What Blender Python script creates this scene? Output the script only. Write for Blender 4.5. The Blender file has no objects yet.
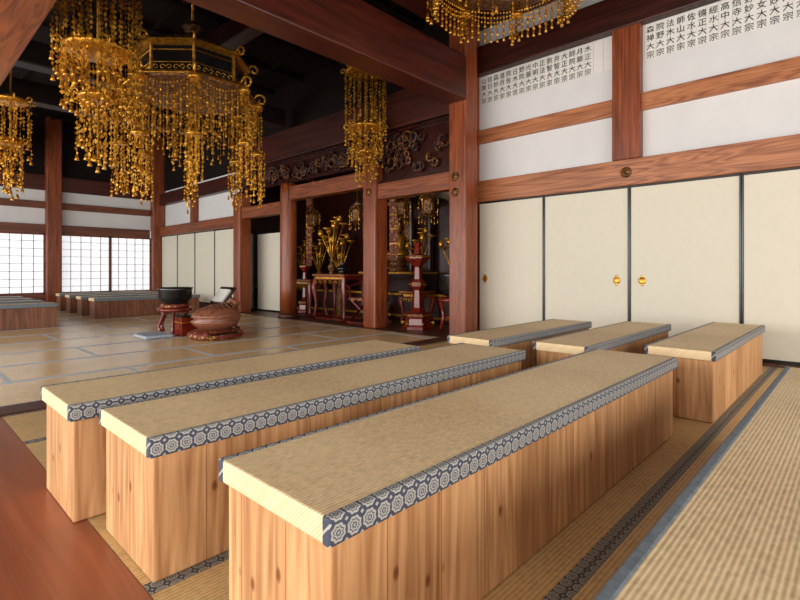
import bpy, math, random
from mathutils import Vector, Matrix
random.seed(7)
scene=bpy.context.scene
try:
    scene.view_settings.view_transform='Standard'
    scene.view_settings.look='None'
except Exception: pass

def S(r,g,b):
    f=lambda c:((c/255)/12.92 if c/255<=0.04045 else ((c/255+0.055)/1.055)**2.4)
    return (f(r),f(g),f(b),1)

# ---------------- node helpers
class NM:
    def __init__(s,name):
        s.m=bpy.data.materials.new(name); s.m.use_nodes=True
        s.nt=s.m.node_tree; s.b=s.nt.nodes['Principled BSDF']
    def n(s,t,**k):
        nd=s.nt.nodes.new(t)
        for a,v in k.items():
            setattr(nd,a,v)
        return nd
    def l(s,a,b): s.nt.links.new(a,b)
    def set(s,**k):
        for a,v in k.items():
            s.b.inputs[a.replace('_',' ')].default_value=v
    def math(s,op,a,b=None,c=None):
        nd=s.n('ShaderNodeMath',operation=op)
        for i,v in enumerate((a,b,c)):
            if v is None: continue
            if isinstance(v,(int,float)): nd.inputs[i].default_value=v
            else: s.l(v,nd.inputs[i])
        return nd.outputs[0]
    def xyz(s):
        tc=s.n('ShaderNodeTexCoord'); sp=s.n('ShaderNodeSeparateXYZ'); s.l(tc.outputs['Object'],sp.inputs[0])
        return tc.outputs['Object'],sp.outputs[0],sp.outputs[1],sp.outputs[2]
    def comb(s,x,y,z):
        c=s.n('ShaderNodeCombineXYZ')
        for i,v in enumerate((x,y,z)):
            if isinstance(v,(int,float)): c.inputs[i].default_value=v
            else: s.l(v,c.inputs[i])
        return c.outputs[0]
    def noise(s,vec,scale=5,detail=3,dist=0):
        nd=s.n('ShaderNodeTexNoise'); nd.inputs['Scale'].default_value=scale; nd.inputs['Detail'].default_value=detail
        nd.inputs['Distortion'].default_value=dist
        s.l(vec,nd.inputs['Vector']); return nd.outputs['Fac']
    def ramp(s,f,stops,interp='LINEAR'):
        r=s.n('ShaderNodeValToRGB'); r.color_ramp.interpolation=interp
        e=r.color_ramp.elements
        while len(e)<len(stops): e.new(0.5)
        for i,(p,c) in enumerate(stops): e[i].position=p; e[i].color=c
        s.l(f,r.inputs[0]); return r.outputs[0]
    def mix(s,f,a,b,mode='MIX'):
        m=s.n('ShaderNodeMix',data_type='RGBA',blend_type=mode)
        if isinstance(f,(int,float)): m.inputs[0].default_value=f
        else: s.l(f,m.inputs[0])
        for i,v in ((6,a),(7,b)):
            if isinstance(v,tuple): m.inputs[i].default_value=v
            else: s.l(v,m.inputs[i])
        return m.outputs[2]
    def bump(s,h,strength=.3,dist=.01):
        b=s.n('ShaderNodeBump'); b.inputs['Strength'].default_value=strength; b.inputs['Distance'].default_value=dist
        s.l(h,b.inputs['Height']); s.l(b.outputs[0],s.b.inputs['Normal'])

def plain(name,col,rough=.5,metal=0,var=.12,scale=8):
    m=NM(name); o,x,y,z=m.xyz()
    f=m.noise(o,scale,3)
    d=tuple(c*(1-var*2) for c in col[:3])+(1,)
    l_=tuple(min(1,c*(1+var)) for c in col[:3])+(1,)
    m.l(m.ramp(f,[(.3,d),(.7,l_)]),m.b.inputs['Base Color'])
    m.set(Roughness=rough,Metallic=metal); return m.m

def wood(name,dark,light,axis='Z',rough=.45,fine=26,plank=None,spec=.5,bump=.15,ringw=.35,ringn=9):
    m=NM(name); o,x,y,z=m.xyz()
    st=.055
    ax={'X':(x,y,z),'Y':(y,x,z),'Z':(z,x,y)}[axis]
    along=m.math('MULTIPLY',ax[0],st)
    pid=0.0
    if plank:
        if axis=='Z': u=m.math('ADD',x,y)
        else: u=ax[1]
        q=m.math('DIVIDE',u,plank); pid=m.math('FLOOR',q)
        fr=m.math('FRACT',q)
        off=m.math('MULTIPLY',pid,3.17)
        vec=m.comb(m.math('ADD',ax[1],off),ax[2],m.math('ADD',along,off))
    else:
        vec=m.comb(ax[1],ax[2],along)
    g=m.noise(vec,fine,4,.6)
    w=m.noise(vec,5,2,1.2)
    rings=m.math('FRACT',m.math('MULTIPLY',w,ringn))
    rings=m.math('ABSOLUTE',m.math('SUBTRACT',m.math('MULTIPLY',rings,2),1))
    mixf=m.math('ADD',m.math('MULTIPLY',g,1-ringw),m.math('MULTIPLY',rings,ringw))
    col=m.ramp(mixf,[(.25,dark),(.72,light)])
    if plank:
        wn=m.n('ShaderNodeTexWhiteNoise',noise_dimensions='1D'); m.l(pid,wn.inputs['W'])
        v=m.ramp(wn.outputs['Value'],[(0,(.84,.78,.72,1)),(1,(1.08,1.06,1.04,1))])
        col=m.mix(1,col,v,'MULTIPLY')
        e=m.math('LESS_THAN',m.math('ABSOLUTE',m.math('SUBTRACT',fr,.5)),.5-.006)
        sv=m.ramp(e,[(0,(.45,.36,.30,1)),(1,(1,1,1,1))])
        col=m.mix(1,col,sv,'MULTIPLY')
        vo=m.n('ShaderNodeTexVoronoi'); vo.inputs['Scale'].default_value=1
        m.l(m.comb(m.math('MULTIPLY',u,8),m.math('MULTIPLY',z if axis=='Z' else ax[0],4.5),0),vo.inputs['Vector'])
        k=m.ramp(vo.outputs['Distance'],[(.05,(.34,.20,.12,1)),(.11,(1,1,1,1))])
        col=m.mix(.85,col,k,'MULTIPLY')
    m.l(col,m.b.inputs['Base Color'])
    m.set(Roughness=rough); m.b.inputs['Specular IOR Level'].default_value=spec
    m.bump(g,bump,.004)
    return m.m

def tatami(name,a,b,rib=.014,axis='Y',rough=.55,bump=.5):
    m=NM(name); o,x,y,z=m.xyz()
    v=m.math('ADD',y if axis=='Y' else x, z); w=x if axis=='Y' else y
    s=m.math('SINE',m.math('MULTIPLY',v,2*math.pi/rib))
    sp=m.math('FLOOR',m.math('DIVIDE',v,rib))
    d=m.noise(m.comb(m.math('MULTIPLY',w,1.0),m.math('MULTIPLY',sp,7.3),0),38,1)
    big=m.noise(o,1.6,2)
    f=m.math('ADD',m.math('ADD',m.math('MULTIPLY',s,.13),m.math('MULTIPLY',d,.50)),m.math('MULTIPLY',big,.35))
    m.l(m.ramp(f,[(.12,a),(.58,b)]),m.b.inputs['Base Color'])
    m.set(Roughness=rough)
    if bump: m.bump(m.math('ADD',s,d),bump,.003)
    return m.m

def heri(name,bg,fg,cell=.062,voff=0.0):
    m=NM(name); o,x,y,z=m.xyz()
    u=m.math('DIVIDE',x,cell); v=m.math('DIVIDE',m.math('ADD',m.math('ADD',y,z),voff),cell)
    cu=m.math('SUBTRACT',m.math('FRACT',u),.5); cv=m.math('SUBTRACT',m.math('FRACT',v),.5)
    r=m.math('SQRT',m.math('ADD',m.math('MULTIPLY',cu,cu),m.math('MULTIPLY',cv,cv)))
    ang=m.math('ARCTAN2',cv,cu)
    pet=m.math('MULTIPLY',m.math('COSINE',m.math('MULTIPLY',ang,8)),.030)
    r2=m.math('ADD',r,pet)
    c=m.ramp(r2,[(0,fg),(.07,bg),(.15,fg),(.25,bg),(.31,fg),(.44,bg)],'CONSTANT')
    cm=m.math('GREATER_THAN',m.math('ADD',m.math('ABSOLUTE',cu),m.math('ABSOLUTE',cv)),.88)
    c=m.mix(cm,c,fg)
    m.l(c,m.b.inputs['Base Color']); m.set(Roughness=.7)
    return m.m

# ---------------- materials
M={}
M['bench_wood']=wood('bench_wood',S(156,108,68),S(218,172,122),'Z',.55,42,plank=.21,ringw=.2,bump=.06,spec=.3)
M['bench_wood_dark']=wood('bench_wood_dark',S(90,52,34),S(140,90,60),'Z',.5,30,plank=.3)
M['tatami_bench']=tatami('tatami_bench',S(184,152,108),S(240,214,168),.011,'Y',.55,.18)
M['tatami_floor']=tatami('tatami_floor',S(160,124,76),S(216,180,124),.016,'Y',.45,.12)
M['tatami_in']=tatami('tatami_inner',S(192,156,106),S(242,210,158),.02,'Y',.24,0)
M['heri']=heri('heri_medallion',S(58,64,80),S(166,164,156),.046,.004)
M['heri_floor']=heri('heri_floor',S(62,62,66),S(156,150,136),.045,.0)
M['heri_in']=plain('heri_blue_grey',S(196,202,208),.5,0,.10,30)
M['heri_plain']=plain('heri_plain_grey',S(110,120,128),.7,0,.15,60)
M['pillar']=wood('pillar_wood',S(84,34,15),S(152,76,36),'Z',.38,18,ringn=14,ringw=.25)
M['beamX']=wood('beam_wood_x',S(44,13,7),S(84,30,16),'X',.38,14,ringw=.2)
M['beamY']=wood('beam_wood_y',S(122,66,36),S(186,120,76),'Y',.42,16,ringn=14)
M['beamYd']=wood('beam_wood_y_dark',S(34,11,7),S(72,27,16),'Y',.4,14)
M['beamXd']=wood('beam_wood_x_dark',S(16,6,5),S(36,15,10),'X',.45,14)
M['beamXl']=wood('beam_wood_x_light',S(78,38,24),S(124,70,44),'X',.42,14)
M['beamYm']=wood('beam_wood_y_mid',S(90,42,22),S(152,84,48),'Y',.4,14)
M['floorwood']=wood('floor_polished_wood',S(124,68,44),S(164,96,64),'Y',.32,9,bump=.02,ringw=.12)
M['sill']=wood('sill_wood',S(46,22,14),S(92,50,30),'X',.4,16)
M['plaster']=plain('white_plaster',S(216,215,214),.85,0,.02,3)
M['fusuma']=plain('fusuma_paper',S(214,208,190),.75,0,.012,14)
M['black']=plain('black_lacquer',S(20,20,22),.25,0,.2,6)
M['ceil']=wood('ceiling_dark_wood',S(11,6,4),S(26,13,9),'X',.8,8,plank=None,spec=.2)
M['red']=plain('red_lacquer',S(112,32,18),.24,0,.25,9)
M['redd']=plain('dark_red_lacquer',S(50,16,11),.28,0,.3,9)
M['brownl']=wood('camphor_wood',S(92,52,36),S(150,94,68),'X',.35,14)
M['paper']=plain('white_paper',S(224,221,214),.8,0,.02,20)
M['ink']=plain('ink',S(34,32,32),.8)
M['cloth']=plain('blue_white_cloth',S(170,178,190),.8,0,.25,40)
m=NM('gold_leaf'); o,x,y,z=m.xyz()
m.l(m.ramp(m.noise(o,22,3),[(.3,S(150,94,20)),(.7,S(232,176,62))]),m.b.inputs['Base Color'])
m.set(Roughness=.3,Metallic=.72); M['gold']=m.m
m=NM('gold_dark'); o,x,y,z=m.xyz()
m.l(m.ramp(m.noise(o,30,4,1),[(.42,S(40,22,12)),(.6,S(140,90,36))]),m.b.inputs['Base Color'])
m.set(Roughness=.4,Metallic=.4); m.bump(m.noise(o,24,4,1),.8,.02); M['goldd']=m.m
m=NM('carved_wood'); o,x,y,z=m.xyz()
m.l(m.ramp(m.noise(o,9,4,2.5),[(.38,S(20,9,6)),(.55,S(70,30,18)),(.68,S(114,62,36))]),m.b.inputs['Base Color'])
m.set(Roughness=.45); m.bump(m.noise(o,9,4,2.5),1,.05); M['carved']=m.m
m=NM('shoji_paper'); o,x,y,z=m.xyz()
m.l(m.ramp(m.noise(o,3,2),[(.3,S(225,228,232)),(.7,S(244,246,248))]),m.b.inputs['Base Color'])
m.b.inputs['Emission Color'].default_value=(.92,.96,1,1); m.b.inputs['Emission Strength'].default_value=.7  # paper glows by emission, standing in for daylight behind it
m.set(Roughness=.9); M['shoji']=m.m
m=NM('brocade'); o,x,y,z=m.xyz()
vo=m.n('ShaderNodeTexVoronoi'); vo.inputs['Scale'].default_value=16; m.l(o,vo.inputs['Vector'])
m.l(m.mix(m.ramp(vo.outputs['Distance'],[(.25,(0,0,0,1)),(.4,(1,1,1,1))]),S(170,134,64),S(104,32,22)),m.b.inputs['Base Color'])
m.set(Roughness=.6); M['brocade']=m.m

# ---------------- mesh builder
class B:
    def __init__(s,name,mats):
        s.name=name; s.mats=mats; s.v=[]; s.f=[]; s.mi=[]; s.sm=[]
    def add(s,vs,fs,mat=0,smooth=False):
        o=len(s.v); s.v+= [tuple(p) for p in vs]
        for f in fs:
            s.f.append(tuple(i+o for i in f)); s.mi.append(mat); s.sm.append(smooth)
    def box(s,a,b,mat=0):
        x0,y0,z0=a; x1,y1,z1=b
        if x0>x1:x0,x1=x1,x0
        if y0>y1:y0,y1=y1,y0
        if z0>z1:z0,z1=z1,z0
        vs=[(x0,y0,z0),(x1,y0,z0),(x1,y1,z0),(x0,y1,z0),(x0,y0,z1),(x1,y0,z1),(x1,y1,z1),(x0,y1,z1)]
        s.add(vs,[(0,3,2,1),(4,5,6,7),(0,1,5,4),(1,2,6,5),(2,3,7,6),(3,0,4,7)],mat)
    def obox(s,c,size,R,mat=0):
        hx,hy,hz=[q/2 for q in size]
        vs=[Vector(c)+R@Vector((sx*hx,sy*hy,sz*hz)) for sz in(-1,1) for sx,sy in((-1,-1),(1,-1),(1,1),(-1,1))]
        s.add(vs,[(0,3,2,1),(4,5,6,7),(0,1,5,4),(1,2,6,5),(2,3,7,6),(3,0,4,7)],mat)
    def lathe(s,c,prof,n=24,mat=0,smooth=True,rot=0,R=None,sx=1,sy=1):
        vs=[];fs=[]
        for r,z in prof:
            for i in range(n):
                a=rot+2*math.pi*i/n
                p=Vector((r*math.cos(a)*sx,r*math.sin(a)*sy,z))
                if R: p=R@p
                vs.append(Vector(c)+p)
        k=len(prof)
        for j in range(k-1):
            for i in range(n):
                i2=(i+1)%n
                fs.append((j*n+i,j*n+i2,(j+1)*n+i2,(j+1)*n+i))
        fs.append(tuple(range(n))[::-1]); fs.append(tuple((k-1)*n+i for i in range(n)))
        s.add(vs,fs,mat,smooth)
    def tube(s,pts,r,n=6,mat=0):
        pts=[Vector(p) for p in pts]; vs=[];fs=[]
        for i,p in enumerate(pts):
            t=(pts[min(i+1,len(pts)-1)]-pts[max(i-1,0)]).normalized()
            up=Vector((0,0,1)) if abs(t.z)<.9 else Vector((1,0,0))
            a=t.cross(up).normalized(); b=t.cross(a)
            rr=r[i] if isinstance(r,(list,tuple)) else r
            for k in range(n):
                q=2*math.pi*k/n; vs.append(p+a*rr*math.cos(q)+b*rr*math.sin(q))
        for i in range(len(pts)-1):
            for k in range(n):
                k2=(k+1)%n; fs.append((i*n+k,i*n+k2,(i+1)*n+k2,(i+1)*n+k))
        fs.append(tuple(range(n))); fs.append(tuple((len(pts)-1)*n+k for k in range(n)))
        s.add(vs,fs,mat,True)
    def octa(s,c,r,h=None,mat=0):
        h=h or r; x,y,z=c
        s.add([(x+r,y,z),(x,y+r,z),(x-r,y,z),(x,y-r,z),(x,y,z+h),(x,y,z-h)],
              [(0,1,4),(1,2,4),(2,3,4),(3,0,4),(1,0,5),(2,1,5),(3,2,5),(0,3,5)],mat)
    def leaf(s,c,w,h,a,tilt=0,mat=0):
        x,y,z=c; dx,dy=math.cos(a)*w,math.sin(a)*w; tx,ty=-math.sin(a)*tilt,math.cos(a)*tilt
        s.add([(x,y,z+h),(x+dx+tx,y+dy+ty,z),(x,y,z-h),(x-dx+tx,y-dy+ty,z)],[(0,1,2,3)],mat)
    def obj(s,bevel=0,loc=None,seg=2,parent=None):
        me=bpy.data.meshes.new(s.name); 
        vs=s.v
        if loc: vs=[(a-loc[0],b-loc[1],c-loc[2]) for a,b,c in s.v]
        me.from_pydata(vs,[],s.f)
        for mm in s.mats: me.materials.append(M[mm])
        me.polygons.foreach_set('material_index',s.mi); me.polygons.foreach_set('use_smooth',s.sm)
        me.update()
        ob=bpy.data.objects.new(s.name,me); scene.collection.objects.link(ob)
        if loc: ob.location=loc
        if parent: ob.parent=parent
        if bevel:
            md=ob.modifiers.new('bevel','BEVEL'); md.width=bevel; md.segments=seg; md.limit_method='ANGLE'; md.angle_limit=math.radians(50)
        return ob

# ---------------- dimensions
W=6.4   # fusuma wall plane
A=5.9   # altar pillar plane
YP=[4.30,6.17,8.81,10.73]
YF=15.7 # far wall
CE=5.0
YE=4.35 # inner end of the fusuma wall

# ---------------- floor
f=B('floor',['ceil','floorwood'])
f.box((-4.2,-4.2,-.25),(9.0,16.0,-.03),0)
f.box((-4.0,-4.0,-.03),(.57,4.28,0),1)
f.obj()
def mats(name,x0,x1,y0,y1,L,Wd,mt,ht,hw,cross,rowoff,stagger=True):
    b=B(name,[mt,ht]); 
    j=0;y=rowoff
    while y<y1:
        ya=max(y,y0); yb=min(y+Wd,y1)
        if yb-ya>.02:
            off=(j%2)*L/2 if stagger else 0
            x=x0-off
            while x<x1:
                xa=max(x,x0); xb=min(x+L,x1)
                if xb-xa>.02:
                    b.box((xa+.001,ya+.001,-.03),(xb-.001,yb-.001,0),0)
                    b.box((xa+.001,ya+.001,-.001),(xb-.001,min(ya+hw,yb),.0015),1)
                    b.box((xa+.001,max(yb-hw,ya),-.001),(xb-.001,yb-.001,.0015),1)
                    if cross:
                        b.box((xa+.001,ya+hw,-.001),(xa+hw,yb-hw,.0014),1)
                x+=L
        y+=Wd; j+=1
    return b.obj()
mats('tatami_mat_floor',.572,W-.03,-4.0,4.28,1.9,.95,'tatami_floor','heri_floor',.032,False,.68-.95*5)
mats('tatami_mat_floor',-3.98,A-.2,4.56,YF-.05,1.9,.95,'tatami_in','heri_in',.045,True,4.56)
b=B('threshold_sill',['sill']); b.box((-3.98,4.29,-.03),(A-.2,4.55,.012)); b.obj(.006)

# ---------------- ceiling
b=B('ceiling',['ceil']); b.box((-4.2,-4.2,CE),(9.0,16,CE+.1)); 
for i in range(18):
    yy=-3.6+i*1.1
    b.box((-4,yy-.04,CE-.09),(W,yy+.04,CE))
for i in range(9):
    xx=-3.5+i*1.1
    b.box((xx-.03,-4,CE-.06),(xx+.03,15.6,CE))
b.obj()

# ---------------- right wall (fusuma wall)
b=B('wall_right',['plaster'])
b.box((W,-4.1,2.05),(W+.12,YE+.05,CE))
b.box((W+.05,-4.1,0),(W+.12,YE+.05,2.05))
b.box((A+.17,YE+.02,0),(W+.05,YE+.08,CE))
b.obj()
b=B('trim_1',['beamY']); b.box((W-.10,-4.1,2.04),(W,YE,2.36)); b.obj(.008)
b=B('trim_2',['beamY']); b.box((W-.06,-4.1,2.94),(W,YE,3.15)); b.obj(.008)
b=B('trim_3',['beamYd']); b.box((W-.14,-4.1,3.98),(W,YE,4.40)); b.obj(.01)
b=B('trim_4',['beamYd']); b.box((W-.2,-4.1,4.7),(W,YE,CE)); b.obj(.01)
b=B('trim_5',['sill']); b.box((W-.07,-4.1,0),(W+.04,YE,.035)); b.obj(.004)
for yy in (2.135,-.16-2.15):
    b=B('wall_post',['pillar']); b.box((W-.12,yy-.165,2.361),(W+.001,yy+.165,CE)); b.obj(.01)
b=B('wall_post',['pillar']); b.box((A+.157,YE+.004,0.003),(W-.001,YE+.019,CE-.1)); b.obj()
def nailcover(x,y,z,nx=-1):
    b=B('nail_cover_ornament',['goldd','gold'])
    R=Matrix.Rotation(-math.pi/2,3,'Y')
    b.lathe((x,y,z),[(.066,0),(.066,.01),(.052,.018),(.03,.02),(.02,.05),(.005,.056)],12,0,R=R)
    b.lathe((x,y,z),[(.034,.017),(.034,.024),(.02,.028)],12,1,R=R)
    return b.obj()
nailcover(W-.101,2.135,2.2); nailcover(W-.101,-.16,2.2)
def fusuma(idx,y0,y1,x=W,z0=.035,z1=2.04,pull=None,flip=False):
    b=B('door_%d'%idx,['fusuma','black','gold'])
    b.box((x-.03,y0+.02,z0+.03),(x+.0,y1-.02,z1-.02),0)
    fw=.017
    b.box((x-.042,y0+.002,z0),(x+.004,y0+fw,z1),1); b.box((x-.042,y1-fw,z0),(x+.004,y1-.002,z1),1)
    b.box((x-.040,y0+fw,z0),(x+.002,y1-fw,z0+.035),1); b.box((x-.040,y0+fw,z1-.025),(x+.002,y1-fw,z1),1)
    if pull is not None:
        R=Matrix.Rotation(-math.pi/2,3,'Y')
        b.lathe((x-.03,pull,.87),[(.045,0),(.045,.008),(.034,.012),(.032,.004),(.01,.003)],16,2,R=R)
        b.lathe((x-.03,pull,.92),[(.018,0),(.018,.008),(.008,.01)],10,2,R=R)
        b.lathe((x-.03,pull,.82),[(.018,0),(.018,.008),(.008,.01)],10,2,R=R)
    return b.obj(.002)
fusuma(1,3.26,YE,pull=4.23); fusuma(2,2.12,3.26,pull=2.27); fusuma(3,.967,2.12,pull=1.97); fusuma(4,-.16,.967,pull=-.05)
fusuma(5,-1.3,-.16); fusuma(6,-2.45,-1.3); fusuma(7,-3.6,-2.45)

chars="祖大師院日月光明德信士女居大法妙蓮華經寺山本田中林森高木清水村松井上野佐藤正義和智道宗禅"
def namepaper(y_hi,y_lo):
    b=B('name_paper_banner',['paper'])
    n=int((y_hi-y_lo)/.125); st=(y_hi-y_lo)/n
    for i in range(n):
        b.box((W-.006,y_hi-(i+1)*st+.004,3.55),(W-.002,y_hi-i*st-.004,3.965))
    o=b.obj()
    rows=[]
    for r in range(4):
        ln=''.join(random.choice(chars) if r!=2 else '大' for _ in range(n)) if r!=3 else '宗'*n
        rows.append(ln)
    for r,ln in enumerate(rows):
        cu=bpy.data.curves.new('ink_row','FONT'); cu.body=ln; cu.size=.090
        cu.extrude=.0006; cu.resolution_u=1; cu.offset=.0006
        cu.space_character=st/.090
        cu.materials.append(M['ink'])
        t=bpy.data.objects.new('ink_row_%d'%r,cu); scene.collection.objects.link(t)
        mw=Matrix(((0,0,-1,W-.0075),(-1,0,0,y_hi-.02),(0,1,0,3.872-r*.102),(0,0,0,1)))
        t.parent=o; t.matrix_world=mw
namepaper(4.33,2.32); namepaper(1.95,-1.9)

# ---------------- pillars on altar line
tops=[CE,2.80,2.80,2.80]
for i,yy in enumerate(YP):
    b=B('wooden_pillar',['pillar','goldd','sill'])
    r=.155
    if i==2:
        b.lathe((A,yy,.1),[(r*1.12,0),(r*1.14,.5),(r*1.08,tops[i]-.3),(r,tops[i]-.1)],28,0)
        b.lathe((A,yy,0),[(r*1.35,0),(r*1.35,.06),(r*1.18,.1)],28,2)
        b.obj()
    else:
        b.box((A-r,yy-r,0.0),(A+r,yy+r,tops[i]),0); b.obj(.03)
nailcover(A-.156,YP[0]+.03,2.13); nailcover(A-.156,YP[0]+.03,2.36)
nailcover(A-.156,YP[1],2.33)
def lint(n,y0,y1,z0,z1,mat='beamY',t=.1): 
    b=B('trim_%d'%n,[mat]); b.box((A-t,y0,z0),(A+t,y1,z1)); b.obj(.01)
r=.157
lint(6,YP[0]+r,YP[1]-r,2.20,2.46,'beamYm'); lint(7,YP[1]+r,YP[2]-r-.02,2.44,2.72,'beamYm'); lint(8,YP[2]+r+.02,YP[3]-r,2.2,2.45,'beamYm')
lint(9,YP[0]+r,YP[3]+.2,3.32,3.9,'beamYd',.13)
lint(12,YP[3]+r,YF-.2,2.03,2.3,'beamYm',.08); lint(13,YP[3]+.21,YF-.2,2.95,3.3,'beamYd',.08)
def ranma(y0,y1,z0,z1):
    b=B('carved_transom',['carved','goldd','redd'])
    b.box((A+.02,y0,z0),(A+.04,y1,z1),2)
    for z in(z0+.02,z1-.02): b.box((A-.05,y0,z-.02),(A+.05,y1,z+.02),2)
    n=int((y1-y0)*20)
    for i in range(n):
        cy=random.uniform(y0+.14,y1-.14); cz=random.uniform(z0+.13,z1-.13)
        R=random.uniform(.06,.15); a0=random.uniform(0,6.28); dr=random.choice((-1,1))
        pts=[]
        for k in range(15):
            t=k/14; rr=R*(1-t*.8); a=a0+dr*t*7
            pts.append((A-.02-.04*t,cy+rr*math.cos(a),cz+rr*math.sin(a)))
        b.tube(pts,[.026*(1-.6*k/14) for k in range(15)],5,random.choice((0,0,0,1)))
    b.obj()
ranma(YP[0]+r,YP[1]-r,2.47,3.31); ranma(YP[1]-r+.005,YP[2]-r,2.81,3.31); ranma(YP[2]-r+.005,YP[3]+r,2.81,3.31)
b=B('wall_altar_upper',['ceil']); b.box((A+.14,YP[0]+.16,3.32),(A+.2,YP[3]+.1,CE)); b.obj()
b=B('wall_altar_recess',['redd'])
b.box((8.3,YP[0]+.1,0),(8.4,YP[3]+1.6,CE)); b.box((W+.12,YP[0]+.1,0),(8.3,YP[0]+.15,CE)); b.box((A+.2,12.3,0),(8.3,12.4,CE)); b.obj()
b=B('altar_platform',['redd','gold']); b.box((7.1,YP[0]+.16,0),(8.29,YP[3]+1.5,.55),0)
b.box((7.07,YP[0]+.16,.5),(7.1,YP[3]+1.5,.55),1); b.box((7.08,YP[0]+.16,.08),(7.1,YP[3]+1.5,.12),1); b.obj(.008)
b=B('altar_floor_board',['sill']); b.box((A-.2,YP[0]+.16,-.03),(7.06,12.2,.004)); b.obj()
fusuma(8,10.95,12.15,x=6.35,z0=0.01,z1=1.9)
fusuma(9,9.75,10.93,x=6.45,z0=0.01,z1=1.9)
b=B('wall_beyond_altar',['plaster']); b.box((A+.09,YP[3]+.16,2.0),(A+.15,YF,3.4)); b.obj()
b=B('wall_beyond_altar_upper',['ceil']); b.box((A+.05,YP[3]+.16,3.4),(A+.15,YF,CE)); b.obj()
n=4; y0=YP[3]+.18; st=(YF-.22-y0)/n
for i in range(n): fusuma(10+i,y0+i*st,y0+(i+1)*st,x=A,z0=.12,z1=2.02)
b=B('baseboard_altar',['sill']); b.box((A-.05,YP[3]+.16,0),(A+.15,YF,.12)); b.obj()
b=B('wall_post',['pillar']); b.box((A-.06,YP[3]+2.5,2.301),(A+.089,YP[3]+2.7,2.949)); b.obj()

# ---------------- far wall
b=B('wall_far',['plaster','ceil'])
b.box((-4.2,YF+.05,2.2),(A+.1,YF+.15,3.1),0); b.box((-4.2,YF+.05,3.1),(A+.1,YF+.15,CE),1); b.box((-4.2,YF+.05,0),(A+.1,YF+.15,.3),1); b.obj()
b=B('trim_20',['beamXl']); b.box((-4.2,YF-.05,1.96),(A-.3,YF+.05,2.2)); b.obj(.01)
b=B('trim_21',['beamXl']); b.box((-4.2,YF-.05,2.62),(A-.3,YF+.05,2.8)); b.obj(.01)
b=B('trim_22',['beamX']); b.box((-4.2,YF-.05,3.1),(A-.3,YF+.05,3.5)); b.obj(.01)
b=B('trim_23',['beamXl']); b.box((-4.2,YF-.05,.22),(A-.3,YF+.05,.36)); b.obj(.01)
for xx in (A-.1,3.16,.35,-2.4):
    b=B('wooden_pillar',['pillar']); b.box((xx-.17,YF-.2,0),(xx+.17,YF+.04,CE)); b.obj(.02)
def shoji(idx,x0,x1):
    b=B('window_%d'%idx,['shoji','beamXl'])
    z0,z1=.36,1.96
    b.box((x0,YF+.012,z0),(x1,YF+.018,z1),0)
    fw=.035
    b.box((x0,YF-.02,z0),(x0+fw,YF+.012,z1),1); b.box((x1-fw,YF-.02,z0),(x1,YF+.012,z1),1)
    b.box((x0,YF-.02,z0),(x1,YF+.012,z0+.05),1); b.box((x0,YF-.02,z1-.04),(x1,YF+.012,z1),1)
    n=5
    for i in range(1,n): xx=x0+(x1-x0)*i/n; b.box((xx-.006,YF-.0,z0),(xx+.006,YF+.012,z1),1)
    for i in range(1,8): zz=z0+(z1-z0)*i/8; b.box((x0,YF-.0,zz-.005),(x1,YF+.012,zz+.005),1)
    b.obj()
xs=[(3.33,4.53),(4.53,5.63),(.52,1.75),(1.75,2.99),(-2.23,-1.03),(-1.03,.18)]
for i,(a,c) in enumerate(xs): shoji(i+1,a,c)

# ---------------- left and back walls, open to daylight
b=B('wall_left',['plaster','pillar'])
b.box((-4.2,-4.2,2.9),(-4.05,16,CE),0)
for i in range(8):
    yy=-4+i*2.8; 
    if yy<15.5: b.box((-4.2,yy-.13,0),(-3.95,yy+.13,CE),1)
b.obj()
b=B('wall_back',['plaster','pillar'])
b.box((-4.2,-4.2,2.9),(W+.1,-4.05,CE),0)
for i in range(4):
    xx=-3.9+i*3.4; b.box((xx-.13,-4.2,0),(xx+.13,-3.95,CE),1)
b.obj()

# ---------------- big beams
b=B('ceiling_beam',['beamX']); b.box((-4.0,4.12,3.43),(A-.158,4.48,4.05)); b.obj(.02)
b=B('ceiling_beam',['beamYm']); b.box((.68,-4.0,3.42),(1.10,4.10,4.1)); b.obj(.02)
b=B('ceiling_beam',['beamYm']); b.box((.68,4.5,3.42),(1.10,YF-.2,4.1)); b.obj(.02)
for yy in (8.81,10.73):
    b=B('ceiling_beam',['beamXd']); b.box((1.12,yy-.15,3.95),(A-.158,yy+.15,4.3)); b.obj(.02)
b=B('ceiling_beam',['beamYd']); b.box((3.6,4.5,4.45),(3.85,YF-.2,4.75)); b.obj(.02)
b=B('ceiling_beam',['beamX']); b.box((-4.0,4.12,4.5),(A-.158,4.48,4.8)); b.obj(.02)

# ---------------- benches
def bench(x0,x1,y0,y1,h=.47,wd='bench_wood',ht='heri',mt='tatami_bench'):
    b=B('tatami_bench',[wd,mt,ht])
    t=.062; ov=.018
    b.box((x0+ov,y0+ov,0.003),(x1-ov,y1-ov,h-t-.001),0)
    b.box((x0,y0,h-t),(x1,y1,h),1)
    e=.0018
    b.box((x0-e,y0-e,h-t-.0005),(x1+e,y0+.026,h+e),2)
    b.box((x0-e,y1-.026,h-t-.0005),(x1+e,y1+e,h+e),2)
    return b.obj(.006,loc=(x0,y0,0))
bench(.655,3.31,.825,1.32)
bench(.578,2.92,1.625,2.135)
bench(.505,2.58,2.245,2.735)
bench(.66,3.42,-.21,.318,ht='heri_plain')
bench(3.70,5.84,.70,1.13)
bench(3.33,5.32,1.38,1.79)
bench(3.16,5.02,2.04,2.46)
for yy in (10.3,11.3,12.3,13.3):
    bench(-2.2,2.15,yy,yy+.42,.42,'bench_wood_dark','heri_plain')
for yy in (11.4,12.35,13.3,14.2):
    bench(3.0,5.2,yy,yy+.42,.42,'bench_wood_dark','heri_plain')

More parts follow.
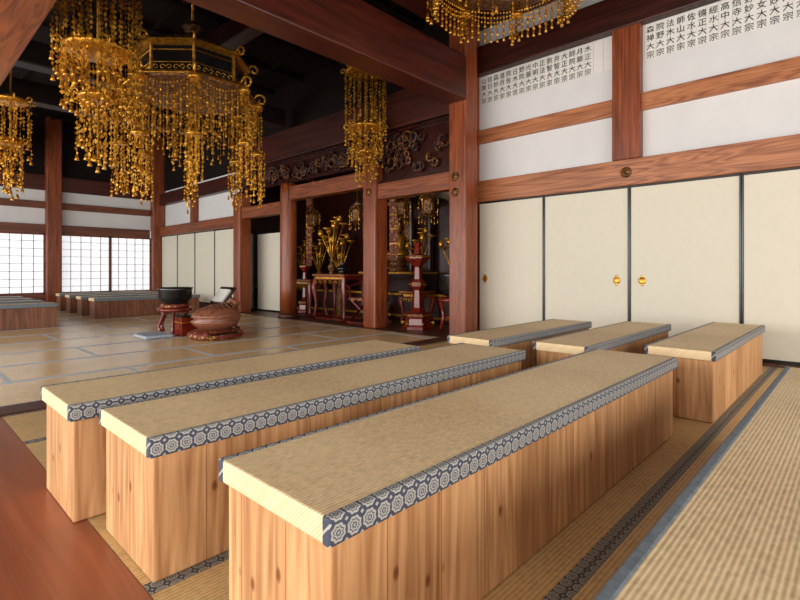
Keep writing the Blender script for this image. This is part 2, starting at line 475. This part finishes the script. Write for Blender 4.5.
# ---------------- gold hanging ornaments
def strand(b,x,y,z1,z0,w=.02,mat=0,step=.05):
    z=z1; w=w*.85
    while z>z0:
        a=random.uniform(0,3.14)
        if random.random()<.88:
            b.leaf((x+random.uniform(-.006,.006),y+random.uniform(-.006,.006),z),w*random.uniform(.5,1.25),step*.5,a,random.uniform(-.01,.01),mat)
        if random.random()<.35:
            b.leaf((x,y,z),w*1.1,step*.35,a+1.57,0,mat)
        z-=step
    b.lathe((x,y,z0-.05),[(.004,.05),(w*.6,.035),(w*.9,0),(w*1.15,-.02)],6,mat)
def ring_strands(b,cx,cy,R,n,z1,z0f,w=.02,step=.05,jit=.01):
    for i in range(n):
        a=2*math.pi*i/n
        strand(b,cx+R*math.cos(a)+random.uniform(-jit,jit),cy+R*math.sin(a)+random.uniform(-jit,jit),z1,z0f(i,a),w,0,step)
def scroll(b,cx,cy,cz,a,R,r=.012,turns=7,mat=0,flip=1):
    pts=[]
    for k in range(16):
        t=k/15; rr=R*(1-t*.8); q=t*turns
        h=rr*math.cos(q)-R; v=rr*math.sin(q)
        pts.append((cx-math.cos(a)*h*flip,cy-math.sin(a)*h*flip,cz+v))
    b.tube(pts,r,5,mat)
def cluster(name,cx,cy,tiers,rodtop=CE):
    b=B(name,['gold','black'])
    b.tube([(cx,cy,rodtop),(cx,cy,tiers[-1][3])],.012,6,0)
    for R,n,z1,z0 in tiers:
        b.lathe((cx,cy,z1),[(R*.3,.10),(R*.7,.06),(R*1.05,.02),(R*1.08,0),(R*.9,-.02)],12,0)
        ring_strands(b,cx,cy,R,n,z1,lambda i,a:z0+random.uniform(0,.35)*(z1-z0)*(1 if i%3 else .2),.024,.055,.03)
        ring_strands(b,cx,cy,R*.5,max(5,n//3),z1,lambda i,a:z0-.05+random.uniform(-.05,.1),.026,.055,.02)
        for i in range(8):
            a=2*math.pi*i/8; scroll(b,cx+R*math.cos(a),cy+R*math.sin(a),z1+.02,a,.05,.010)
    return b.obj()

def canopy(name,cx,cy,zr,R,drop,nst=96,rodtop=CE,under='black',hs=1.0,dense=9,body=True):
    b=B(name,['gold','black','goldd',under])
    rot=math.pi/8
    b.tube([(cx,cy,rodtop),(cx,cy,zr+.5*hs)],.02,8,0)
    P=lambda pr:[(R*a,z*hs) for a,z in pr]
    b.lathe((cx,cy,zr),P([(.10,.62),(.16,.58),(.10,.52),(.3,.46),(.5,.40),(.52,.34)]),8,2,False,rot)
    b.lathe((cx,cy,zr),P([(.50,.38),(.78,.32),(.84,.28),(.8,.27)]),8,1,False,rot)
    b.lathe((cx,cy,zr),P([(.79,.27),(.79,.04)]),8,1,False,rot)
    b.lathe((cx,cy,zr),P([(.7,.05),(.96,.02),(1.0,.0),(.98,-.03),(.66,-.04)]),8,2,False,rot)
    b.lathe((cx,cy,zr),[(R*.6,-.045),(R*.62,-.05),(R*.2,-.055)],8,3,False,rot)
    b.lathe((cx,cy,zr),P([(.80,.30),(.90,.285),(.90,.265),(.8,.25)]),8,0,False,rot)
    for k in range(8):
        a=rot+2*math.pi*k/8
        b.tube([(cx+R*.81*math.cos(a),cy+R*.81*math.sin(a),zr+.3*hs),(cx+R*.81*math.cos(a),cy+R*.81*math.sin(a),zr+.04)],.02,6,0)
        scroll(b,cx+(R*.95)*math.cos(a),cy+(R*.95)*math.sin(a),zr+.03,a,.10,.018)
        scroll(b,cx+(R*.86)*math.cos(a),cy+(R*.86)*math.sin(a),zr+.29*hs,a,.08,.018)
        a2=rot+2*math.pi*(k+.5)/8; rr=R*.8*math.cos(math.pi/8)+.008
        t=Vector((-math.sin(a2),math.cos(a2),0)); c=Vector((cx+rr*math.cos(a2),cy+rr*math.sin(a2),zr+.16*hs))
        wd=R*.8*math.sin(math.pi/8)
        for z in (.05*hs,-.05*hs):
            b.tube([c+t*-wd+Vector((0,0,z)),c+t*wd+Vector((0,0,z))],.008,5,0)
        e0=Vector((cx+R*math.cos(a),cy+R*math.sin(a),zr-.01*hs)); aa=a+math.pi/4
        e1=Vector((cx+R*math.cos(aa),cy+R*math.sin(aa),zr-.01*hs)); b.tube([e0,e1],.014,5,0)
        for j in range(6):
            o=c+t*(-wd*.8+wd*1.6*j/5)
            for zz,rs in ((.11*hs,.04),(-.09*hs,.04)):
                pts=[]
                for s in range(11):
                    tt=s/10; q=tt*6; r_=rs*(1-.75*tt)
                    pts.append(o+t*(r_*math.cos(q)*(1 if j%2 else -1))+Vector((0,0,zz+r_*math.sin(q))))
                b.tube(pts,.008,4,0)
        ex,ey=cx+R*1.02*math.cos(a),cy+R*1.02*math.sin(a)
        b.lathe((ex,ey,zr-.08),[(.02,.08),(.06,.03),(.08,0),(.07,-.02)],8,0)
        for s in range(dense):
            q=s*.9; strand(b,ex+.055*math.cos(q),ey+.055*math.sin(q),zr-.06,zr-drop*random.uniform(.7,1),.022,0,.052)
        if drop>.8:
            b.lathe((ex,ey,zr-drop*.5),[(.03,.05),(.08,.0),(.10,-.03)],8,0)
            for s in range(7):
                q=s*.9; strand(b,ex+.10*math.cos(q),ey+.10*math.sin(q),zr-drop*.5,zr-drop*random.uniform(.75,.95),.022,0,.052)
        c0=Vector((cx+R*math.cos(a),cy+R*math.sin(a),zr-.03)); a3=a+2*math.pi/8
        c1=Vector((cx+R*math.cos(a3),cy+R*math.sin(a3),zr-.03))
        for lay,sag in enumerate((.14,.30,.44)):
            for s in range(17):
                tt=s/16; p=c0.lerp(c1,tt); z=p.z-sag*drop*.55*4*tt*(1-tt)-lay*.03
                b.octa((p.x,p.y,z),.014,.018)
                if s%2==0 : strand(b,p.x,p.y,z,z-min(.18,drop*.3)-.03*lay,.018,0,.05)
    ring_strands(b,cx,cy,R*.62,nst//2,zr-.05,lambda i,a:zr-drop*random.uniform(.3,.55),.02,.055,.03)
    ring_strands(b,cx,cy,R*.3,nst//5,zr-.05,lambda i,a:zr-drop*random.uniform(.4,.7),.022,.055,.03)
    return b.obj()
canopy('gold_tengai_canopy',3.05,6.93,3.50,.88,1.55,72,hs=1.6,dense=7)
cluster('gold_garland_pendant',1.62,6.02,[(.40,34,4.15,3.0),(.32,28,3.35,2.75),(.18,15,2.85,2.2)])
cluster('gold_garland_pendant',1.28,8.85,[(.22,17,3.4,2.6),(.16,12,2.8,2.15)])
cluster('gold_garland_pendant',5.43,5.9,[(.32,24,4.2,3.1),(.27,20,3.3,2.75),(.17,12,2.9,2.5)])
canopy('gold_tengai_canopy',4.55,2.76,4.16,.80,.36,30,under='paper',hs=.85,dense=4)

# ---------------- instruments in the centre
b=B('mokugyo_wooden_fish_drum',['brownl','brocade','black'])
cx,cy=3.40,6.95
b.lathe((cx,cy,0),[(.34,0.003),(.39,.04),(.39,.08),(.34,.12),(.1,.13)],24,1)
vs=[];fs=[];n=32;mm_=20
for j in range(mm_+1):
    ph=-math.pi/2+math.pi*j/mm_
    for i in range(n):
        th=2*math.pi*i/n
        x=.35*math.cos(ph)*math.cos(th); y=.33*math.cos(ph)*math.sin(th); z=.19*math.sin(ph)
        if math.cos(th)<.55 and abs(math.sin(ph)+.02)<.10: x*=.82; y*=.82
        if z>0 and x>0.05: z+=.05*(x/.36)
        vs.append((cx+x,cy+y,.29+z))
for j in range(mm_):
    for i in range(n):
        i2=(i+1)%n; fs.append((j*n+i,j*n+i2,(j+1)*n+i2,(j+1)*n+i))
b.add(vs,fs,0,True)
pts=[(cx+.22,cy-.14,.40),(cx+.27,cy-.11,.50),(cx+.27,cy,.54),(cx+.27,cy+.11,.50),(cx+.22,cy+.14,.40)]
b.tube(pts,.045,8,0)
for i in range(5):
    b.tube([(cx-.1+.07*i,cy-.2,.425+.01*i),(cx-.06+.07*i,cy,.485+.006*i),(cx-.1+.07*i,cy+.2,.425+.01*i)],.014,6,0)
b.tube([(cx-.30,cy-.42,.10),(cx+.1,cy-.45,.12)],.014,6,2); b.lathe((cx-.33,cy-.42,.10),[(.01,-.05),(.045,-.02),(.045,.02),(.01,.05)],10,1)
b.obj()
b=B('keisu_bowl_gong',['black','red','brocade'])
cx,cy=3.26,8.05
for k in range(6):
    a=k*math.pi/3
    b.tube([(cx+.22*math.cos(a),cy+.22*math.sin(a),.01),(cx+.26*math.cos(a),cy+.26*math.sin(a),.12),(cx+.18*math.cos(a),cy+.18*math.sin(a),.3),(cx+.22*math.cos(a),cy+.22*math.sin(a),.38)],.028,6,1)
b.lathe((cx,cy,.34),[(.25,0),(.27,.03),(.25,.06),(.1,.06)],16,1)
b.lathe((cx,cy,.40),[(.2,0),(.23,.03),(.2,.06)],16,2)
b.lathe((cx,cy,.44),[(.06,0),(.2,.03),(.25,.12),(.25,.24),(.27,.28),(.255,.28),(.23,.24),(.21,.12),(.05,.05)],24,0)
b.obj()
def table(name,cx,cy,lx,ly,h,mats_=('red','gold','black'),leg=.05):
    b=B(name,list(mats_))
    b.box((cx-lx/2,cy-ly/2,h-.04),(cx+lx/2,cy+ly/2,h),0)
    b.box((cx-lx/2+.03,cy-ly/2+.03,h-.12),(cx+lx/2-.03,cy+ly/2-.03,h-.04),0)
    b.box((cx-lx/2-.004,cy-ly/2-.004,h-.026),(cx+lx/2+.004,cy+ly/2+.004,h-.014),1)
    b.box((cx-lx/2+.025,cy-ly/2+.06,h-.10),(cx-lx/2+.032,cy+ly/2-.06,h-.06),1)
    for sx in(-1,1):
        for sy in(-1,1):
            x=cx+sx*(lx/2-.06); y=cy+sy*(ly/2-.06)
            b.tube([(x,y,h-.08),(x+sx*.035,y+sy*.035,h*.72),(x+sx*.0,y+sy*.0,h*.35),(x+sx*.02,y+sy*.02,.07),(x+sx*.05,y+sy*.05,.03)],[leg,leg*1.15,leg*.6,leg*.6,leg*.8],8,0)
    b.box((cx-lx/2+.02,cy-ly/2+.02,.012),(cx-lx/2+.07,cy+ly/2-.02,.045),0); b.box((cx+lx/2-.07,cy-ly/2+.02,.012),(cx+lx/2-.02,cy+ly/2-.02,.045),0)
    b.box((cx-lx/2+.02,cy-ly/2+.02,.01),(cx+lx/2-.02,cy-ly/2+.07,.04),0); b.box((cx-lx/2+.02,cy+ly/2-.07,.01),(cx+lx/2-.02,cy+ly/2-.02,.04),0)
    for j in range(6):
        y=cy-ly/2+.1+(ly-.2)*j/5
        pts=[(cx-lx/2+.01,y+.05*(1-.7*s/8)*math.cos(s*.7),h-.17+.045*(1-.7*s/8)*math.sin(s*.7)) for s in range(9)]
        b.tube(pts,.009,4,1)
    return b.obj(.003)
table('sutra_desk',3.87,7.72,.36,.56,.36)
b=B('sutra_book_stand',['redd','paper','black'])
R=Matrix.Rotation(math.radians(-52),3,'Y')
b.obox((3.89,7.72,.56),(.38,.50,.025),R,0); b.obox((3.87,7.72,.58),(.24,.34,.03),R,1)
b.box((3.72,7.5,.363),(4.02,7.94,.385),0); b.tube([(4.0,7.6,.38),(3.97,7.6,.64)],.015,6,0); b.tube([(4.0,7.84,.38),(3.97,7.84,.64)],.015,6,0)
b.obj()
b=B('zabuton_cushion',['cloth']); b.box((2.60,7.45,.004),(3.0,7.95,.05)); b.obj(.02,seg=3)
b=B('red_lacquer_box',['red','gold','black']); b.box((3.10,7.43,.004),(3.34,7.68,.28),0); b.box((3.095,7.425,.20),(3.345,7.685,.215),1); b.box((3.09,7.42,.28),(3.35,7.69,.31),2); b.obj(.004)

# ---------------- altar furniture
def candlestand(name,cx,cy,h,R,m=('red','gold','black'),z=0.006):
    b=B(name,list(m))
    b.lathe((cx,cy,z),[(R,0),(R,.05),(R*.85,.08),(R*.8,.18),(R*.95,.22),(R*.95,.26),(R*.5,.30),(R*.35,.36),(R*.3,h*.45),(R*.55,h*.5),(R*.55,h*.54),(R*.3,h*.58),(R*.25,h*.72),(R*.6,h*.78),(R*.8,h*.82),(R*.8,h*.85),(R*.3,h*.87),(R*.2,h*.95),(R*.35,h),(R*.1,h)],6,0,False)
    for q in (.24,h*.52,h*.84): 
        rr=.97 if q<.3 else (.57 if q<h*.6 else .82)
        b.lathe((cx,cy,z+q),[(R*rr,-.012),(R*rr+.006,0),(R*rr,.012)],6,1,False)
    for k in range(6):
        a=k*math.pi/3; scroll(b,cx+R*.9*math.cos(a),cy+R*.9*math.sin(a),z+.1,a,.03,.01,6,1)
    return b.obj()
def vase(name,cx,cy,z,h,R,body='goldd',flower=True):
    b=B(name,[body,'gold'])
    b.lathe((cx,cy,z),[(R*.7,0),(R*.75,.03),(R*.4,h*.1),(R*.9,h*.35),(R,h*.5),(R*.45,h*.75),(R*.4,h*.85),(R*.8,h),(R*.7,h)],16,0)
    if flower:
        for k in range(11):
            a=k*2.4; sp=.04+.022*k; top=z+h+.35+.55*((k*37)%11)/11
            p=(cx+sp*math.cos(a),cy+sp*math.sin(a),top)
            b.tube([(cx,cy,z+h-.02),(cx+sp*.5*math.cos(a),cy+sp*.5*math.sin(a),(z+h+top)/2),p],.01,4,1)
            if k%2: b.lathe(p,[(.01,-.05),(.06,0),(.045,.06),(.01,.1)],8,1)
            else:
                b.lathe(p,[(.02,-.02),(.12,.02),(.11,.03),(.02,0)],10,1,sx=1,sy=.7)
    return b.obj()
candlestand('red_lacquer_candle_stand',6.25,5.50,1.45,.26)
candlestand('red_lacquer_candle_stand',6.85,7.02,1.2,.18)
candlestand('red_lacquer_candle_stand',6.85,9.55,1.3,.18)
b=B('large_bowl_gong_on_stand',['black','red','gold'])
cx,cy=6.52,4.90
for k in range(4):
    a=math.pi/4+k*math.pi/2
    b.tube([(cx+.24*math.cos(a),cy+.24*math.sin(a),.012),(cx+.2*math.cos(a),cy+.2*math.sin(a),.25),(cx+.25*math.cos(a),cy+.25*math.sin(a),.5)],.035,6,1)
b.lathe((cx,cy,.48),[(.28,0),(.3,.03),(.28,.07),(.1,.07)],16,1); b.lathe((cx,cy,.2),[(.2,0),(.22,.03),(.2,.05)],12,1)
b.lathe((cx,cy,.55),[(.06,0),(.2,.03),(.28,.15),(.27,.35),(.29,.4),(.27,.4),(.24,.3),(.2,.1)],24,0); b.obj()
table('altar_offering_table',6.40,7.75,.6,1.0,.92)
table('altar_offering_table',6.80,6.00,.45,.5,.62)
table('altar_offering_table',6.5,8.9,.5,.7,.8)
def chair(cx,cy):
    b=B('lacquered_temple_chair',['red','gold','brocade'])
    for sy in(-.26,.26):
        b.tube([(cx-.28,cy+sy,.02),(cx+.25,cy+sy,.46)],.024,8,0); b.tube([(cx+.28,cy+sy,.02),(cx-.25,cy+sy,.46)],.024,8,0)
        b.tube([(cx-.3,cy+sy,.70),(cx-.05,cy+sy,.74),(cx+.2,cy+sy*.95,.86),(cx+.3,cy+sy*.7,1.02),(cx+.32,cy,1.08)],.024,8,0)
        b.tube([(cx-.25,cy+sy,.46),(cx-.27,cy+sy,.70)],.02,8,0); b.tube([(cx+.2,cy+sy,.46),(cx+.22,cy+sy,.88)],.02,8,0)
    b.box((cx-.28,cy-.27,.44),(cx+.24,cy+.27,.49),2); b.box((cx-.32,cy-.3,.012),(cx-.26,cy+.3,.05),0); b.box((cx+.26,cy-.3,.012),(cx+.32,cy+.3,.05),0)
    b.box((cx+.26,cy-.09,.5),(cx+.285,cy+.09,1.05),0)
    b.obj()
chair(6.28,6.72)
vase('gold_lotus_vase',6.90,8.32,.006,.9,.14)
for (x,y) in ((7.3,6.4),(7.3,9.6),(7.35,5.6),(7.35,10.3)):
    vase('gold_lotus_vase',x,y,.556,.4,.12)
vase('gold_lotus_vase',6.40,7.98,.926,.3,.09); vase('bronze_incense_burner',6.32,7.55,.926,.22,.13,'black',False)
b=B('buddhist_altar_shrine',['redd','gold','black','goldd'])
cx,cy=7.85,7.5
b.box((7.45,6.7,.556),(8.25,8.3,.95),0); b.box((7.43,6.68,.92),(8.26,8.32,.96),1)
for sy in(-.68,.68):
    b.lathe((7.55,cy+sy,.96),[(.06,0),(.05,.05),(.05,1.4),(.07,1.45)],12,0); b.lathe((8.15,cy+sy,.96),[(.06,0),(.05,.05),(.05,1.4),(.07,1.45)],12,0)
b.box((8.2,6.8,.96),(8.24,8.2,2.4),0)
vs=[];k=9
for j in range(k):
    t=j/(k-1)*2-1; zz=2.72-.28*abs(t)**1.5+ (.08 if abs(t)>.95 else 0)
    vs+=[(7.38,cy+t*.95,zz),(8.28,cy+t*.95,zz),(7.38,cy+t*.95,zz-.07),(8.28,cy+t*.95,zz-.07)]
fs=[]
for j in range(k-1):
    a=j*4;c=a+4; fs+=[(a,a+1,c+1,c),(a+2,c+2,c+3,a+3),(a,c,c+2,a+2),(a+1,a+3,c+3,c+1)]
fs+=[(0,2,3,1),(k*4-4,k*4-3,k*4-1,k*4-2)]
b.add(vs,fs,2); b.box((7.42,6.75,2.36),(8.26,8.25,2.44),3)
b.lathe((cx,cy,.96),[(.3,0),(.32,.08),(.2,.12),(.2,.22),(.34,.32),(.3,.36)],16,3)
b.lathe((cx,cy,1.30),[(.30,0),(.31,.06),(.20,.13),(.17,.25),(.19,.38),(.15,.46),(.06,.5),(.055,.54),(.10,.60),(.105,.68),(.07,.75),(.03,.8)],20,1,sx=.8)
b.lathe((cx+.12,cy,1.86),[(.3,0),(.31,.01),(.3,.02)],24,3,R=Matrix.Rotation(-math.pi/2,3,'Y'))
b.obj()
def lantern(cx,cy,z,top):
    b=B('hanging_gold_lantern',['gold','black','goldd'])
    b.tube([(cx,cy,top),(cx,cy,z+.35)],.006,5,0)
    b.lathe((cx,cy,z),[(.05,-.05),(.13,0),(.14,.03),(.11,.04),(.11,.22),(.17,.25),(.12,.31),(.04,.36),(.02,.40)],6,2,False)
    for k in range(6):
        a=k*math.pi/3; strand(b,cx+.16*math.cos(a),cy+.16*math.sin(a),z+.22,z-.1,.014,0,.04)
    b.obj()
lantern(6.35,5.35,1.95,CE); lantern(6.4,7.2,1.95,CE); lantern(6.6,8.9,2.0,CE)
lantern(6.5,6.1,2.0,CE)
def banner(cx,cy,z0,z1,w):
    b=B('brocade_altar_banner',['brocade','gold'])
    b.box((cx,cy-w/2,z0+.15),(cx+.01,cy+w/2,z1),0); b.tube([(cx,cy-w/2-.03,z1),(cx,cy+w/2+.03,z1)],.015,6,1)
    for k in range(3): 
        y=cy-w/3+k*w/3; b.box((cx,y-w*.12,z0-.1),(cx+.008,y+w*.12,z0+.15),0)
    for k in range(5): 
        z=z0+.2+(z1-z0-.2)*k/5; b.box((cx-.004,cy-w/2,z),(cx,cy+w/2,z+.02),1)
    b.tube([(cx,cy,z1),(cx,cy,CE)],.006,5,1)
    b.obj()
banner(6.8,6.6,1.3,2.9,.22); banner(6.75,9.25,1.2,2.8,.22); banner(7.05,7.65,1.5,2.9,.2); banner(6.95,5.0,1.3,2.8,.25)

# ---------------- lights
def area(name,loc,rot,sx,sy,p,col=(1,1,1)):
    l=bpy.data.lights.new(name,'AREA'); l.shape='RECTANGLE'; l.size=sx; l.size_y=sy; l.energy=p; l.color=col
    o=bpy.data.objects.new(name,l); o.location=loc; o.rotation_euler=rot; scene.collection.objects.link(o)
D=math.radians
area('daylight_left_opening',(-4.3,1.5,1.6),(0,D(-90),0),2.6,11,700,(1,.975,.93))
area('daylight_back_opening',(1.2,-4.3,1.6),(D(90),0,0),10,2.6,360,(1,.965,.91))
area('daylight_left_far',(-4.3,11,1.6),(0,D(-90),0),2.6,8,480,(1,.985,.96))
def point(name,loc,p,r=.1,col=(1,.75,.45)):
    l=bpy.data.lights.new(name,'POINT'); l.energy=p; l.shadow_soft_size=r; l.color=col
    o=bpy.data.objects.new(name,l); o.location=loc; scene.collection.objects.link(o)
point('altar_lamp',(6.7,5.4,2.9),6); point('altar_lamp_centre',(6.7,7.5,3.0),10); point('altar_lamp_side',(6.7,9.9,2.9),5)
w=bpy.data.worlds.new('world'); scene.world=w; w.use_nodes=True
w.node_tree.nodes['Background'].inputs[0].default_value=(.95,.96,1,1); w.node_tree.nodes['Background'].inputs[1].default_value=1.2

# ---------------- camera
cam=bpy.data.cameras.new('camera'); cam.sensor_width=36; cam.lens=492/800*36; cam.shift_y=-30/800
co=bpy.data.objects.new('camera',cam); co.location=(0,0,1.0); co.rotation_euler=(D(90),0,D(43.4-90))
scene.collection.objects.link(co); scene.camera=co
cam.clip_start=.02
